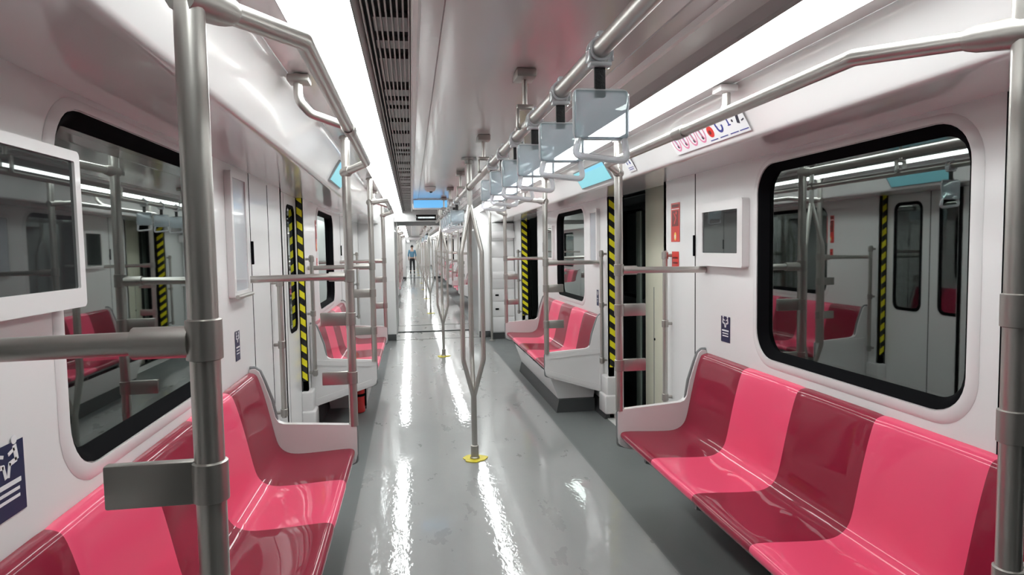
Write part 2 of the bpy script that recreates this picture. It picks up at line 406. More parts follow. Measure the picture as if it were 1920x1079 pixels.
for k in (0, 1, -1):
    dy = P*k
    jamb(-1, 5.17+dy, .045); jamb(1, 5.17+dy, .125)
    jamb(-1, 4.318+dy, .039, False); jamb(1, 3.95+dy, .125, False)
    # closed left door: two leaves with tall rounded panes
    dn[0] += 1
    d = thing('door_%d' % dn[0], (-1.265, 4.68+dy, 0), None, None); d['kind'] = 'structure'
    for a, b in ((4.19, 4.675), (4.685, 5.165)):
        pane = rrect(a+.075, b-.085, .86, 1.79, .07)
        lf = MB().prism([[(a+dy, .01), (b+dy, .01), (b+dy, 1.86), (a+dy, 1.86)], [(p[0]+dy, p[1]) for p in pane]], fX, -1.266, -1.296).build('door_leaf', WHITE, d)
        MB().prism([[(p[0]+dy, p[1]) for p in rrect(a+.075, b-.085, .86, 1.79, .07)], [(p[0]+dy, p[1]) for p in rrect(a+.100, b-.110, .885, 1.765, .05)]], fX, -1.263, -1.294).build('pane_gasket', BLACK, lf)
        MB().prism([[(p[0]+dy, p[1]) for p in rrect(a+.098, b-.108, .883, 1.767, .05)]], fX, -1.270, -1.276).build('door_pane', GLASS, lf)
    MB().box(-1.298, -1.266, 4.675+dy, 4.685+dy, .01, 1.86).build('rubber_seal', BLACK, d)
    # doorway sills
    for s in (-1, 1):
        a, b = sorted((s*1.20, s*1.34))
        struct('trim', MB().box(a, b, 3.99+dy, 5.17+dy, -.001, .006), EDGE)
    if k < 0: continue
    # right doorway is open: platform edge screen outside
    pl = thing('platform_screen', (1.55, 5.3+dy, -.05), ['cream platform screen post and dark glass seen through the nearer right doorway', 'cream platform screen post and dark glass seen through the second right doorway'][k], 'screen wall', 'platform screens')
    MB().box(1.52, 1.62, 4.70+dy, 5.13+dy, -.05, 2.3, .006).build('post', CREAM, pl)
    sm_ = MB().box(1.517, 1.521, 4.93+dy, 4.936+dy, .1, 1.12).build('access_seam', GREYE, pl)
    MB().lathe([(.010, -.006), (.010, 0)], (1.519, 4.915+dy, .70), 10, 'x').build('key_lock', BLACK, pl)
    MB().box(1.55, 1.56, 5.135+dy, 6.6+dy, -.05, 2.2).build('glass_panel', SCREEN, pl)
    for yy, wv in ((5.135, .03), (5.30, .11), (6.2, .05)): MB().box(1.54, 1.575, yy+dy, yy+wv+dy, -.05, 1.75, .004).build('screen_mullion', SAGE, pl)
    MB().box(1.54, 1.60, 3.2+dy, 4.69+dy, -.05, 2.2, .004).build('glass_leaf', SCREEN, pl)
struct('floor', MB().box(1.37, 3.0, 2.5, 11.5, -.09, -.052), PLAT)

# end walls, gangways
def endwall(y, th, face):
    y0, y1 = (y, y+th)
    for s, side in ((-1, 'left'), (1, 'right')):
        a, b = sorted((s*.66, s*1.22))
        struct('wall_end_'+side, MB().box(a, b, y0, y1, 0, 2.06, .006), WHITE)
        struct('baseboard_end_'+side, MB().box(a+.005, b-.005, y0-.012, y0-.001, 0, .10, .003), DARKG)
    struct('wall_end_header', MB().box(-.655, .655, y0, y1, 1.89, 2.06, .004), WHITE)
endwall(10.4, .06, 1); endwall(12.34, .06, -1); endwall(31.6, .06, 1); endwall(33.54, .06, -1)
struct('wall_rear', MB().box(-1.34, 1.34, YA0-.05, YA0, -.05, 2.15), DARKG)
struct('wall_front', MB().box(-1.34, 1.34, YC1, YC1+.05, -.05, 2.15), WHITE)
def gangway(y0, y1):
    for s, side in ((-1, 'left'), (1, 'right')):
        mb = MB(); n = 8
        pts = []
        for i in range(n+1):
            yy = y0+(y1-y0)*i/n; pts.append((s*(.665+(.03 if i % 2 else 0)), yy))
        vs = [(p[0], p[1], 0) for p in pts]+[(p[0], p[1], 2.0) for p in pts]
        mb.add(vs, [(i, i+1, n+2+i, n+1+i) for i in range(n)])
        struct('wall_gangway_'+side, mb, BELLOW, sharp=20)
    struct('ceiling', MB().box(-.68, .68, y0, y1, 1.96, 1.99), BELLOW)
    struct('floor', MB().box(-.70, .70, y0, y1, -.08, -.001), FLOORC)
    struct('trim', MB().box(-.66, .66, (y0+y1)/2-.035, (y0+y1)/2+.015, -.001, .012, .003), DARKG)
gangway(10.46, 12.34); gangway(31.66, 33.54)

# ------------------------------------------------------------------ benches
def bez(p0, p1, p2, n):
    return [(p0[0]*(1-t)**2+2*p1[0]*t*(1-t)+p2[0]*t*t, p0[1]*(1-t)**2+2*p1[1]*t*(1-t)+p2[1]*t*t) for t in [k/n for k in range(n+1)]]
prof = bez((.738, .388), (.702, .392), (.708, .418), 5)+bez((.708, .418), (.713, .440), (.742, .440), 5)[1:]
prof += [(.80, .436), (.87, .430), (.94, .426), (.985, .426)]
prof += bez((1.0, .426), (1.080, .428), (1.098, .505), 9)
prof += [(1.108, .56), (1.119, .62), (1.133, .69), (1.150, .76), (1.168, .815)]
prof += bez((1.172, .827), (1.180, .853), (1.217, .853), 6)
for _ in range(4):
    prof = [prof[0]]+[((a[0]+2*b[0]+c[0])/4, (a[1]+2*b[1]+c[1])/4) for a, b, c in zip(prof, prof[1:], prof[2:])]+[prof[-1]]
def prof_n():
    out = []
    for i, p in enumerate(prof):
        a = prof[max(0, i-1)]; b = prof[min(len(prof)-1, i+1)]
        t = Vector((b[0]-a[0], b[1]-a[1])).normalized(); out.append(Vector((t.y, -t.x)))    # towards the underside / wall
    return out
PN = prof_n()
def seat_mesh(s, y0, y1):
    L = len(prof); NY = 12; mb = MB(); vs = []
    for j in range(NY+1):
        t = j/NY; y = y0+(y1-y0)*t; d = .0045*(1-(2*t-1)**2)
        edge = .0025 if j in (0, NY) else 0
        ring = []
        for i, p in enumerate(prof):
            wgt = min(1, max(0, (i-8)/5))*min(1, max(0, (L-5-i)/6)); q = Vector(p)+PN[i]*(d*wgt+edge); ring.append(q)
        und = [Vector(p)+PN[i]*.016 for i, p in enumerate(prof)]
        vs += [(s*q.x, y, q.y) for q in ring]+[(s*q.x, y, q.y) for q in reversed(und)]
    M = 2*L; fs = []
    for j in range(NY):
        for k in range(M): fs.append((j*M+k, j*M+(k+1) % M, (j+1)*M+(k+1) % M, (j+1)*M+k))
    for k in range(L-1):
        fs.append((k, k+1, M-2-k, M-1-k)); o = NY*M; fs.append((o+k+1, o+k, o+M-1-k, o+M-2-k))
    return mb.add(vs, fs)
def end_panel(s, y, out):
    """bracket shaped white panel closing the end of a bench; out = -1 near end, +1 far end"""
    a, b = (y-.040, y-.002) if out < 0 else (y+.002, y+.040)
    outer = [(.700, .40), (.700, .545), (.715, .556)]+[(1.06, .580), (1.085, .590), (1.100, .615)]
    outer += [(1.118, .70), (1.150, .80), (1.170, .853), (1.190, .868), (1.217, .868), (1.217, .20), (1.19, .20), (.735, .345), (.710, .36)]
    ob = fillet([(p[0], p[1], 0) for p in outer], .015, 3, True)
    mb = MB().prism([[(s*p.x, p.y) for p in ob]], fY, a, b)
    return mb
def panel_frame(s, y, out):
    yy0, yy1 = (y-.046, y-.040) if out < 0 else (y+.040, y+.046)
    o = [(.706, .372), (.706, .545), (1.205, .578), (1.205, .215)]; i = [(.745, .398), (.745, .505), (1.180, .535), (1.180, .262)]
    return MB().prism([[(s*p[0], p[1]) for p in o], [(s*p[0], p[1]) for p in i]], fY, yy0, yy1)
def make_bench(s, label, group):
    y0, y1 = 1.08, 3.36
    t = thing('seat_bench', (s*.97, (y0+y1)/2, 0), label, 'bench', group)
    wd = (y1-y0)/5
    for k in range(5):
        seat_mesh(s, y0+wd*k, y0+wd*(k+1)).build('seat', RED if k % 2 == 0 else PINK, t, sharp=40)
    fr = MB()
    a, b = sorted((s*.745, s*.785)); fr.box(a, b, y0, y1, .368, .398, .004)
    a, b = sorted((s*1.10, s*1.15)); fr.box(a, b, y0, y1, .34, .385, .004)
    for k in range(4):
        yy = y0+.25+k*(y1-y0-.5)/3
        fr.prism([[(s*.76, .34), (s*.76, .372), (s*1.217, .372), (s*1.217, .18)]], fY, yy-.012, yy+.012)
    fr.build('seat_frame', GREYM, t)
    for out, yy in ((-1, y0), (1, y1)):
        p = end_panel(s, yy, out).build('end_panel', PANELW, t)
        panel_frame(s, yy, out).build('panel_rim', PANELW, p)
        # grey edging where panel meets the seats' back
        e0, e1 = (yy-.001, yy+.004) if out < 0 else (yy-.004, yy+.001)
        q = [(1.096, .60), (1.112, .70), (1.146, .80), (1.167, .853), (1.190, .872), (1.217, .872)]
        MB().tube(fillet([(s*v[0], yy+out*.021, v[1]) for v in q], .02, 3), .008, 8).build('edge_trim', GREYE, p)
        MB().tube(fillet([(s*.78, yy+out*.021, .331), (s*.700, yy+out*.021, .355), (s*.698, yy+out*.021, .548), (s*.74, yy+out*.021, .5585)], .025, 4), .006, 8).build('front_trim', GREYE, p)
    return t
bR = make_bench(1, 'pink and dark red seat bench in the right foreground under the large right window', 'pink and dark red seat benches')
bL = make_bench(-1, 'pink and dark red seat bench in the left foreground behind the near steel pole', 'pink and dark red seat benches')
copy_tree(bR, P, 'pink and dark red seat bench past the open right doorway, above a white box')
copy_tree(bL, P, 'pink and dark red seat bench past the closed left door, above the fire extinguisher')
for k in range(1, 5):
    copy_tree(bR, FD+P*k, ['', 'nearest right-hand seat bench in the car beyond the gangway', 'second right-hand seat bench in the car beyond the gangway', 'third right-hand seat bench in the car beyond the gangway', 'fourth right-hand seat bench in the car beyond the gangway'][k])
    if k < 3: copy_tree(bL, FD+P*k, ['', 'nearest left-hand seat bench in the car beyond the gangway', 'second left-hand seat bench in the car beyond the gangway'][k])

# ------------------------------------------------------------------ bench grab rails
RP = .019
def make_rail(s, label, group):
    ya, yb = 1.04, 3.38
    X = .715
    t = thing('grab_rail_frame', (s*X, (ya+yb)/2, 0), label, 'handrail', group)
    for i, y in enumerate((ya, yb)):
        po = MB().tube([(s*X, y, .548), (s*X, y, 2.030)], RP+.003, 18).build('pole', STEEL, t)
        MB().lathe([(.020, 0), (.030, .002), (.030, .012), (.026, .02), (.022, .022)], (s*X, y, 2.010), 18).build('ceiling_socket', STEELD, po)
        for z in (1.105, 1.325, .80): MB().lathe([(RP+.003, -.032), (.0265, -.03), (.0265, .03), (RP+.003, .032)], (s*X, y, z), 18).build('collar', STEELD, po)
        out = -1 if i == 0 else 1
        # crossbar to the wall
        MB().tube([(s*(X+.02), y, 1.322), (s*(X+.10), y, 1.322)], .0245, 16).tube([(s*(X+.09), y, 1.322), (s*1.215, y, 1.317)], RP-.001, 16).build('crossbar', STEEL, t)
        for z in (1.105, .80):
            a, b = sorted((s*(X+.02), s*(X+.150)))
            MB().box(a, b, y-.010, y+.010, z-.034, z+.034, .004).build('bracket_plate', STEELD, t)
    Z = 1.873
    path = [(s*X, ya, 1.835), (s*.60, ya+.31, Z), (s*.60, yb-.18, Z), (s*X, yb, 1.850)]
    MB().tube(fillet(path, .045, 6), RP, 16).build('overhead_rail', STEEL, t)
    d = (Vector(path[1])-Vector(path[0])).normalized(); p0 = Vector(path[0]); MB().tube([p0-d*.02, p0+d*.015, p0+d*.08, p0+d*.10], .03, 14, rs=[.026, .030, .026, .021]).build('rail_joint', STEELD, t)
    d = (Vector(path[2])-Vector(path[3])).normalized(); p0 = Vector(path[3]); MB().tube([p0-d*.02, p0+d*.02, p0+d*.045], .03, 14, rs=[.026, .027, .021]).build('rail_joint', STEELD, t)
    MB().tube([(s*.60, 2.26, Z), (s*.60, 2.34, Z)], .0235, 14).build('rail_clamp', STEELD, t)
    arm = [(s*.755, 2.25, 2.04), (s*.755, 2.25, 1.955), (s*.72, 2.27, 1.915), (s*.60, 2.30, Z+.004)]
    am = MB().tube(fillet(arm, .05, 6), .015, 14).build('wall_arm', STEEL, t)
    a, b = sorted((s*.715, s*.785)); MB().box(a, b, 2.215, 2.285, 2.008, 2.034, .006).build('arm_base', PANELW if s > 0 else STEELD, am)
    return t
GR = 'steel grab rail frames at the bench ends'
rR = make_rail(1, 'steel grab rail frame with poles around the right foreground bench', GR)
rL = make_rail(-1, 'steel grab rail frame with poles around the left foreground bench', GR)
copy_tree(rR, P, 'steel grab rail frame around the bench past the open right doorway')
copy_tree(rL, P, 'steel grab rail frame around the bench past the closed left door')
for k in range(1, 5):
    copy_tree(rR, FD+P*k, 'steel grab rail frame around the %s right-hand bench beyond the gangway' % ['', 'nearest', 'second', 'third', 'fourth'][k])
    if k < 3: copy_tree(rL, FD+P*k, 'steel grab rail frame around the %s left-hand bench beyond the gangway' % ['', 'nearest', 'second'][k])

# ------------------------------------------------------------------ three-pronged centre poles
def make_trident(label, group):
    t = thing('centre_pole', (0, 4.37, 0), label, 'pole', group); y = 4.37
    MB().tube([(0, y, .03), (0, y, .46)], RP, 18).build('stem', STEEL, t)
    MB().tube([(0, y, 1.73), (0, y, 2.045)], RP-.002, 18).build('upper_stem', STEEL, t)
    for a in (90, 210, 330):
        c, sn = math.cos(math.radians(a)), math.sin(math.radians(a)); R = .080
        pts = [(0, y, .43), (c*.012, y+sn*.012, .47), (c*R, y+sn*R, .70), (c*R, y+sn*R, 1.43), (c*.010, y+sn*.010, 1.715), (0, y, 1.75)]
        MB().tube(fillet(pts, .12, 6), .0155, 14).build('prong', STEEL, t)
    MB().lathe([(.019, .10), (.027, .095), (.027, .02), (.033, .014), (.033, .004)][::-1], (0, y, 0), 20).build('base_collar', STEELD, t)
    fl = []
    for k in range(28):
        a = 2*PI*k/28; r = .078*(1+.10*math.sin(3*a+1)+.06*math.sin(7*a)); fl.append((r*math.cos(a)*1.05, y+r*math.sin(a)))
    MB().prism([fl], fZ, .001, .006).build('floor_flange', YELLOW, t)
    MB().lathe([(.018, -.03), (.03, -.028), (.03, -.004), (.052, -.002), (.052, .010)], (0, y, 2.048), 18).build('ceiling_cap', STEELD, t)
    MB().tube([(0, y-.035, 1.866), (0, y+.035, 1.866)], .027, 14).build('rail_clamp', STEELD, t)
    return t
GT = 'three-pronged steel poles down the aisle'
t0 = make_trident('large three-pronged steel pole nearest the camera with yellow floor flange', GT)
copy_tree(t0, P+.03, 'second three-pronged steel pole down the aisle, before the gangway')
for k in range(0, 4): copy_tree(t0, FD+P*k, ['first', 'second', 'third', 'fourth'][k]+' three-pronged steel pole beyond the gangway')
for k in range(0, 4): copy_tree(t0, CD+P*k, 'tiny three-pronged steel pole in the farthest car near the standing person', 'three-pronged poles in the farthest car')

# ------------------------------------------------------------------ overhead centre rail, hangers, straps
ZR = 1.866
def rail(y0, y1, label):
    o = MB().tube([(0, y0, ZR), (0, y1, ZR)], RP, 18).build('overhead_rail', STEEL, loc=(0, (y0+y1)/2, ZR)); tag(o, label, 'handrail', 'overhead centre rails')
rail(.35, 10.1, 'long steel overhead rail along the middle of the near ceiling')
rail(12.9, 31.0, 'steel overhead rail in the car beyond the gangway')
rail(34.2, 54.0, 'steel overhead rail in the farthest car')
def make_hanger(label, group):
    y = 2.22; t = thing('rail_hanger', (0, y, 2.06), label, 'bracket', group)
    MB().box(-.034, .034, y-.05, y+.05, 2.030, 2.059, .005).build('mount_plate', STEELD, t)
    MB().tube([(0, y, 2.032), (0, y, 1.945)], .0095, 12).build('rod', STEEL, t)
    f = MB().box(-.030, .030, y-.014, y+.014, 1.928, 1.946, .004)
    for s in (-1, 1): f.box(s*.026-.005, s*.026+.005, y-.013, y+.013, 1.862, 1.934, .002)
    f.build('fork', STEEL, t)
    MB().tube([(-.033, y, 1.866), (.033, y, 1.866)], .006, 10).build('clamp_bolt', STEELD, t)
    return t
GH = 'ceiling hangers of the overhead rail'
h0 = make_hanger('ceiling hanger of the overhead rail nearest the camera', GH)
for i, y in enumerate((3.5, 5.15, 6.5, 7.78, 9.4)):
    copy_tree(h0, y-2.22, ['second ceiling hanger from the camera on the overhead rail', 'third ceiling hanger on the overhead rail, just past the near three-pronged pole', 'fourth ceiling hanger from the camera on the overhead rail', 'fifth ceiling hanger from the camera on the overhead rail', 'last ceiling hanger before the gangway on the overhead rail'][i])
for k in range(4):
    for y in (12.7, 13.9): 
        yy = y+P*k+.8
        copy_tree(h0, yy-2.22, 'tiny ceiling hanger on the overhead rail in the car beyond the gangway', 'rail hangers beyond the gangway')
def make_strap(label, group):
    y = 1.33; t = thing('hanging_strap', (0, y, ZR), label, 'hand strap', group)
    c = MB()
    ring = [(.0225*math.cos(2*PI*k/20), y, ZR+.0225*math.sin(2*PI*k/20)) for k in range(20)]
    c.tube([(p[0], p[1]-.012, p[2]) for p in ring], .0038, 8, closed=True).tube([(p[0], p[1]+.012, p[2]) for p in ring], .0038, 8, closed=True)
    c.box(-.007, .007, y-.015, y+.015, ZR+.021, ZR+.037, .004)
    for s in (-1, 1): c.box(s*.024-.003, s*.024+.003, y-.014, y+.014, ZR-.026, ZR-.002, .002)
    c.box(-.024, .024, y-.013, y+.013, ZR-.036, ZR-.0255, .004)
    c.build('rail_clip', ACRYLE, t)
    MB().box(-.012, .012, y-.0035, y+.0035, 1.768, ZR-.0275, .002).build('webbing_strap', STRAPB, t)
    pn = MB().box(-.056, .060, y-.009, y+.009, 1.682, 1.783, .006).build('advert_panel', ACRYL, t)
    rim = [(-.056, 1.683), (-.056, 1.783), (.060, 1.783), (.060, 1.683)]
    MB().tube(fillet([(p[0], y, p[1]) for p in rim], .014, 4, True), .0040, 8, closed=True).build('panel_rim', ACRYLE, pn)
    grip = [(-.046, y, 1.684), (-.056, y, 1.648), (.060, y, 1.636), (.052, y, 1.684)]
    MB().tube(fillet(grip, .014, 5), .0075, 10).build('grip_handle', ACRYLE, t)
    return t
GS = 'hanging straps along the overhead rail'
s0 = make_strap('hanging strap with clear advert panel nearest the camera', GS)
for i in range(1, 6):
    c = copy_tree(s0, .36*i, '%s hanging strap from the camera along the overhead rail' % ['', 'second', 'third', 'fourth', 'fifth', 'sixth'][i])
    c.rotation_euler.z = random.uniform(-.12, .12)
for i in range(6):
    c = copy_tree(s0, P+.36*i, '%s hanging strap past the near three-pronged pole' % ['first', 'second', 'third', 'fourth', 'fifth', 'sixth'][i])
    c.rotation_euler.z = random.uniform(-.15, .15)
for k in range(1, 3):
    for i in range(6):
        copy_tree(s0, FD+P*k+.36*i, 'tiny hanging strap on the overhead rail in the car beyond the gangway', 'straps beyond the gangway')

# ------------------------------------------------------------------ door-side grab handles
def handle(s, y, label, z0=.46, z1=1.42):
    t = thing('grab_bar', (s*1.18, y, z0), label, 'handle', 'vertical grab handles by the doorways')
    X = s*1.175
    MB().tube([(X, y, z0), (X, y, z1)], .0155, 14).build('bar', STEEL, t)
    for z in (z0+.03, (z0+z1)/2+.02, z1-.03):
        MB().tube([(X, y, z), (s*1.219, y, z)], .010, 10).lathe([(.019, -.022), (.021, -.02), (.021, .02), (.019, .022)], (X, y, z), 14).build('standoff', STEELD, t)
    return t
handle(1, 3.86, 'vertical steel grab handle on the near side of the open right doorway')
handle(1, 5.235, 'vertical steel grab handle on the far side of the open right doorway')
handle(-1, 3.98, 'vertical steel grab handle on the near side of the closed left door', .46, 1.30)
handle(-1, 5.25, 'vertical steel grab handle on the far side of the closed left door')
handle(1, 5.235+P, 'vertical steel grab handle past the second right doorway')
handle(-1, 5.25+P, 'vertical steel grab handle past the second left door')

# ------------------------------------------------------------------ frames and stickers on the walls
def frame(name, s, y0, y1, z0, z1, dep, bw, inner, label, cat, lip=0):
    t = thing(name, (s*WX, (y0+y1)/2, (z0+z1)/2), label, cat)
    a = s*(WX-.001); b = s*(WX-dep)
    o = rrect(y0, y1, z0, z1, .012, 3); i = rrect(y0+bw, y1-bw, z0+bw+lip, z1-bw, .004, 3)
    MB().prism([o, i], fX, a, b).build('frame', PANELW, t)
    MB().prism([rrect(y0+bw-.002, y1-bw+.002, z0+bw+lip-.002, z1-bw+.002, .004, 3)], fX, a, s*(WX-dep+.006)).build('glass_front', inner, t)
    return t
frame('wall_display', 1, 2.915, 3.40, 1.34, 1.68, .04, .05, SCREEN, 'white framed dark display on the right wall before the window', 'display', .02)
frame('wall_display', -1, 1.12, 1.66, 1.335, 1.695, .06, .024, SCREEN, 'white framed dark display at the left edge on the left wall', 'display', .02)
pf = frame('poster_frame', -1, 3.07, 3.355, 1.245, 1.825, .030, .030, POSTER, 'tall white frame with grey sheet on the left wall', 'frame')
MB().tube([(-1.182, 3.075, 1.25), (-1.182, 3.35, 1.25)], .010, 10).build('bottom_rail', STEEL, pf)
frame('poster_frame', 1, 5.42, 5.66, 1.30, 1.78, .030, .03, POSTER, 'narrow white frame with grey sheet on the right wall past the doorway', 'frame')
frame('poster_frame', 1, 2.94+P, 3.33+P, 1.3, 1.7, .03, .03, SCREEN, 'small dark framed panel on the right wall past the second window', 'frame')

class Decal:
    """flat printed sticker: layers of thin shapes on a plane given by origin o, axes u, v and normal n"""
    def __init__(s, o, u, v): s.o = Vector(o); s.u = Vector(u).normalized(); s.v = Vector(v).normalized(); s.n = s.u.cross(s.v).normalized(); s.mb = MB(); s.mats = []
    def mi(s, m):
        if m not in s.mats: s.mats.append(m)
        return s.mats.index(m)
    def poly(s, pts, m, h=1, holes=()):
        f = lambda a, b, t: tuple(s.o+s.u*a+s.v*b+s.n*t)
        s.mb.prism([list(pts)]+[list(q) for q in holes], f, .0008*(h-1)+.0003, .0008*h+.0003, s.mi(m)); return s
    def rect(s, x0, x1, y0, y1, m, h=1): return s.poly([(x0, y0), (x1, y0), (x1, y1), (x0, y1)], m, h)
    def disc(s, x, y, r, m, h=1, r2=0, n=20, sy=1):
        c = lambda q: [(x+q*math.cos(2*PI*k/n), y+sy*q*math.sin(2*PI*k/n)) for k in range(n)]
        return s.poly(c(r), m, h, [c(r2)] if r2 else [])
    def line(s, x0, y0, x1, y1, w_, m, h=1):
        d = Vector((x1-x0, y1-y0)).normalized(); q = Vector((-d.y, d.x))*w_/2
        return s.poly([(x0+q.x, y0+q.y), (x1+q.x, y1+q.y), (x1-q.x, y1-q.y), (x0-q.x, y0-q.y)], m, h)
    def done(s, name, label, cat, group=None):
        o = s.mb.build(name, s.mats, loc=s.o); return tag(o, label, cat, group)
def seated(d, x, y, k, m, flip=1):
    f = flip
    d.disc(x, y+.030*k, .0065*k, m, 2)
    d.line(x, y+.022*k, x-.004*f*k, y, .009*k, m, 2).line(x-.004*f*k, y+.001*k, x+.014*f*k, y-.002*k, .007*k, m, 2).line(x+.013*f*k, y, x+.018*f*k, y-.020*k, .006*k, m, 2).line(x, y+.017*k, x+.015*f*k, y+.012*k, .005*k, m, 2)
def priority(s, y, z, wd, ht, label):
    d = Decal((s*(WX-.0015), y, z), (0, -s, 0), (0, 0, 1))
    d.rect(-wd/2, wd/2, -ht/2, ht/2, BLUE)
    k = wd/.075
    seated(d, -.019*k, ht*.24, k*.9, STW, 1); seated(d, .018*k, ht*.24, k*.9, STW, -1)
    d.line(-.028*k, -ht*.05, .028*k, -ht*.05, .006*k, STW, 2)
    for q in (-.16, -.26): d.line(-.024*k, ht*q, .024*k, ht*q, .004*k, STW, 2)
    return d.done('priority_seat_sticker', label, 'sticker', 'blue priority seat stickers')
priority(1, 3.15, 1.01, .095, .135, 'blue priority seat sticker on the right wall below the dark display')
priority(-1, 3.18, 1.015, .075, .14, 'small narrow blue priority seat sticker on the left wall below the tall frame')
priority(-1, 1.42, 1.0, .12, .15, 'large blue priority seat sticker at the left edge, on the left wall near the camera')
priority(1, 3.20+P-1.98, 1.0, .06, .14, 'blue priority seat sticker on the right wall past the doorway')

def alarm(s, y, z0, z1, wd, label, label2):
    d = Decal((s*(WX-.0015), y, z0), (0, -s, 0), (0, 0, 1)); h = z1-z0; w2 = wd/2
    d.rect(-w2, w2, 0, h, STRED)
    d.rect(-w2*.8, w2*.8, h*.88, h*.96, STDK, 2); d.rect(-w2*.86, w2*.86, h*.83, h*.85, STW, 2)
    d.rect(-w2*.75, w2*.75, h*.40, h*.80, STDK, 2)
    d.line(-w2*.3, h*.74, w2*.2, h*.60, .012, STRED, 3).line(w2*.2, h*.62, -w2*.2, h*.46, .012, STRED, 3).disc(w2*.25, h*.74, .010, STRED, 3)
    d.disc(0, h*.14, .016, STYEL, 2, sy=1.6).disc(0, h*.13, .008, STW, 3, sy=1.6)
    d.done('alarm_sticker', label, 'sticker', 'red alarm stickers')
    d = Decal((s*(WX-.0015), y, z0-.16), (0, -s, 0), (0, 0, 1))
    d.rect(-w2*.8, w2*.8, 0, .10, STRED); d.rect(-w2*.55, w2*.55, .025, .035, STDK, 2); d.rect(-w2*.55, w2*.55, .055, .065, STDK, 2)
    d.done('notice_sticker', label2, 'sticker', 'small red notices')
alarm(1, 3.80, 1.475, 1.715, .13, 'tall red alarm sticker on the right wall beside the open doorway', 'small red notice below the tall red sticker on the right wall')
alarm(-1, 5.88, 1.45, 1.72, .11, 'tall red alarm sticker on the left wall past the closed door', 'small red notice below the red sticker on the left wall')

# cove plane (right: normal faces the aisle and down)
def cove_pt(s, y, q):      # q 0 at the top line, 1 at the bottom edge
    x = .792+.10*q-.0065*math.sin(PI*q); z = 2.036-.168*q+.003*math.sin(PI*q); return (s*x, y, z)
CV = Vector((-.10, 0, .168)).normalized()
d = Decal(cove_pt(1, 2.63, .62), (0, -1, 0), CV)
d.rect(-.34, .34, -.058, .062, STW)
for i in range(4):
    x = -.285+.085*i
    d.disc(x, .002, .036, STPINK, 2, r2=.029, sy=1.3); d.line(x-.018, .032, x+.018, -.028, .006, STPINK, 3)
    d.line(x-.006, .018, x+.004, -.012, .011, STNAVY if i < 2 else STBLK, 2)
    d.disc(x+.003, -.020, .009, STBLK, 2)
d.disc(.055, -.008, .026, STRED, 2).disc(.050, .03, .006, STPINK, 2).disc(.062, .032, .006, STPINK, 2).disc(.05, -.01, .010, STDK, 3)
d.disc(.140, -.002, .026, STNAVY, 2, r2=.015).rect(.114, .166, .004, .028, STW, 3).rect(.114, .125, .002, .03, STNAVY, 4)
d.line(.215, .03, .215, -.008, .009, STNAVY, 2).line(.205, .028, .230, .028, .006, STNAVY, 2).disc(.248, .002, .006, STBLK, 2).line(.205, -.01, .228, -.01, .005, STNAVY, 2)
d.line(.302, .036, .284, -.016, .018, STBLK, 2).line(.31, -.010, .33, -.006, .006, STBLK, 2)
for x in (.055, .14, .225, .30): d.line(x-.032, -.046, x+.032, -.046, .004, STNAVY, 2)
d.done('pictogram_strip', 'white strip of round prohibition pictograms on the right cove above the display', 'sticker')
d = Decal(cove_pt(1, 3.60, .66), (0, -1, 0), CV)
d.rect(-.055, .055, -.05, .05, STW); d.line(-.03, .035, -.022, -.005, .012, STNAVY, 2).line(.012, .035, .026, -.005, .010, STNAVY, 2).line(.028, .035, .012, .0, .006, STNAVY, 2)
d.line(-.04, -.025, .04, -.025, .004, STNAVY, 2).line(-.04, -.036, .03, -.036, .004, STNAVY, 2)
d.done('pictogram_sticker', 'small white and navy pictogram sticker on the right cove by the doorway pole', 'sticker')
def lcd(s, y, ln, q0, q1, label):
    t = thing('route_display', cove_pt(s, y, .6), label, 'display', 'teal route displays above the doors')
    a0, a1 = Vector(cove_pt(s, y, q0)), Vector(cove_pt(s, y, q1)); n = Vector((-s*.168, 0, -.10)).normalized()
    f = lambda u, v, k: tuple(a0*(1-v)+a1*v+Vector((0, u, 0))+n*k)
    MB().prism([[(-ln/2, 0), (ln/2, 0), (ln/2, 1), (-ln/2, 1)]], f, -.012, .006).build('casing', GREYE, t)
    sc = MB().prism([[(-ln/2+.012, .06), (ln/2-.012, .06), (ln/2-.012, .94), (-ln/2+.012, .94)]], f, .0062, .008).build('screen', TEAL, t)
    MB().prism([[(-ln/2+.02, .10), (ln/2-.3, .10), (ln/2-.3, .22), (-ln/2+.02, .22)]], f, .0081, .009).build('header_band', BLUEL, sc)
lcd(1, 4.35, .74, .22, .92, 'teal route display on the right cove above the open doorway')
lcd(-1, 4.35, .60, .22, .92, 'teal route display on the left cove above the closed door')

# ceiling-hung and end-wall displays, camera
t = thing('ceiling_display', (-.145, 7.97, 2.06), 'bright blue information display hanging from the far ceiling', 'display')
MB().box(-.37, .08, 7.96, 8.03, 1.935, 2.055, .006).build('casing', PANELW, t)
MB().box(-.355, .065, 7.955, 7.9605, 1.952, 2.045).build('screen', BLUEL, t)
t = thing('led_sign', (-.145, 10.39, 1.95), 'black LED sign with white text line above the gangway', 'sign')
MB().box(-.31, .03, 10.36, 10.398, 1.905, 1.995, .004).build('casing', LENS, t)
tx = MB(); x = -.275
while x < -.02:
    wv = random.choice((.010, .014, .018)); tx.box(x, x+wv, 10.357, 10.3595, 1.937, 1.960); x += wv+.005
tx.build('text_row', LEDT, t)
t = thing('security_camera', (-.20, 6.40, 2.06), 'small white dome camera on the ceiling before the blue display', 'camera')
MB().lathe([(.002, -.040), (.03, -.036), (.05, -.02), (.056, 0), (.056, .012)], (-.20, 6.40, 2.046), 20).build('dome', PANELW, t)
MB().lathe([(.002, -.010), (.014, -.006), (.016, .004)], (-.195, 6.375, 2.008), 12).build('lens', LENS, t)

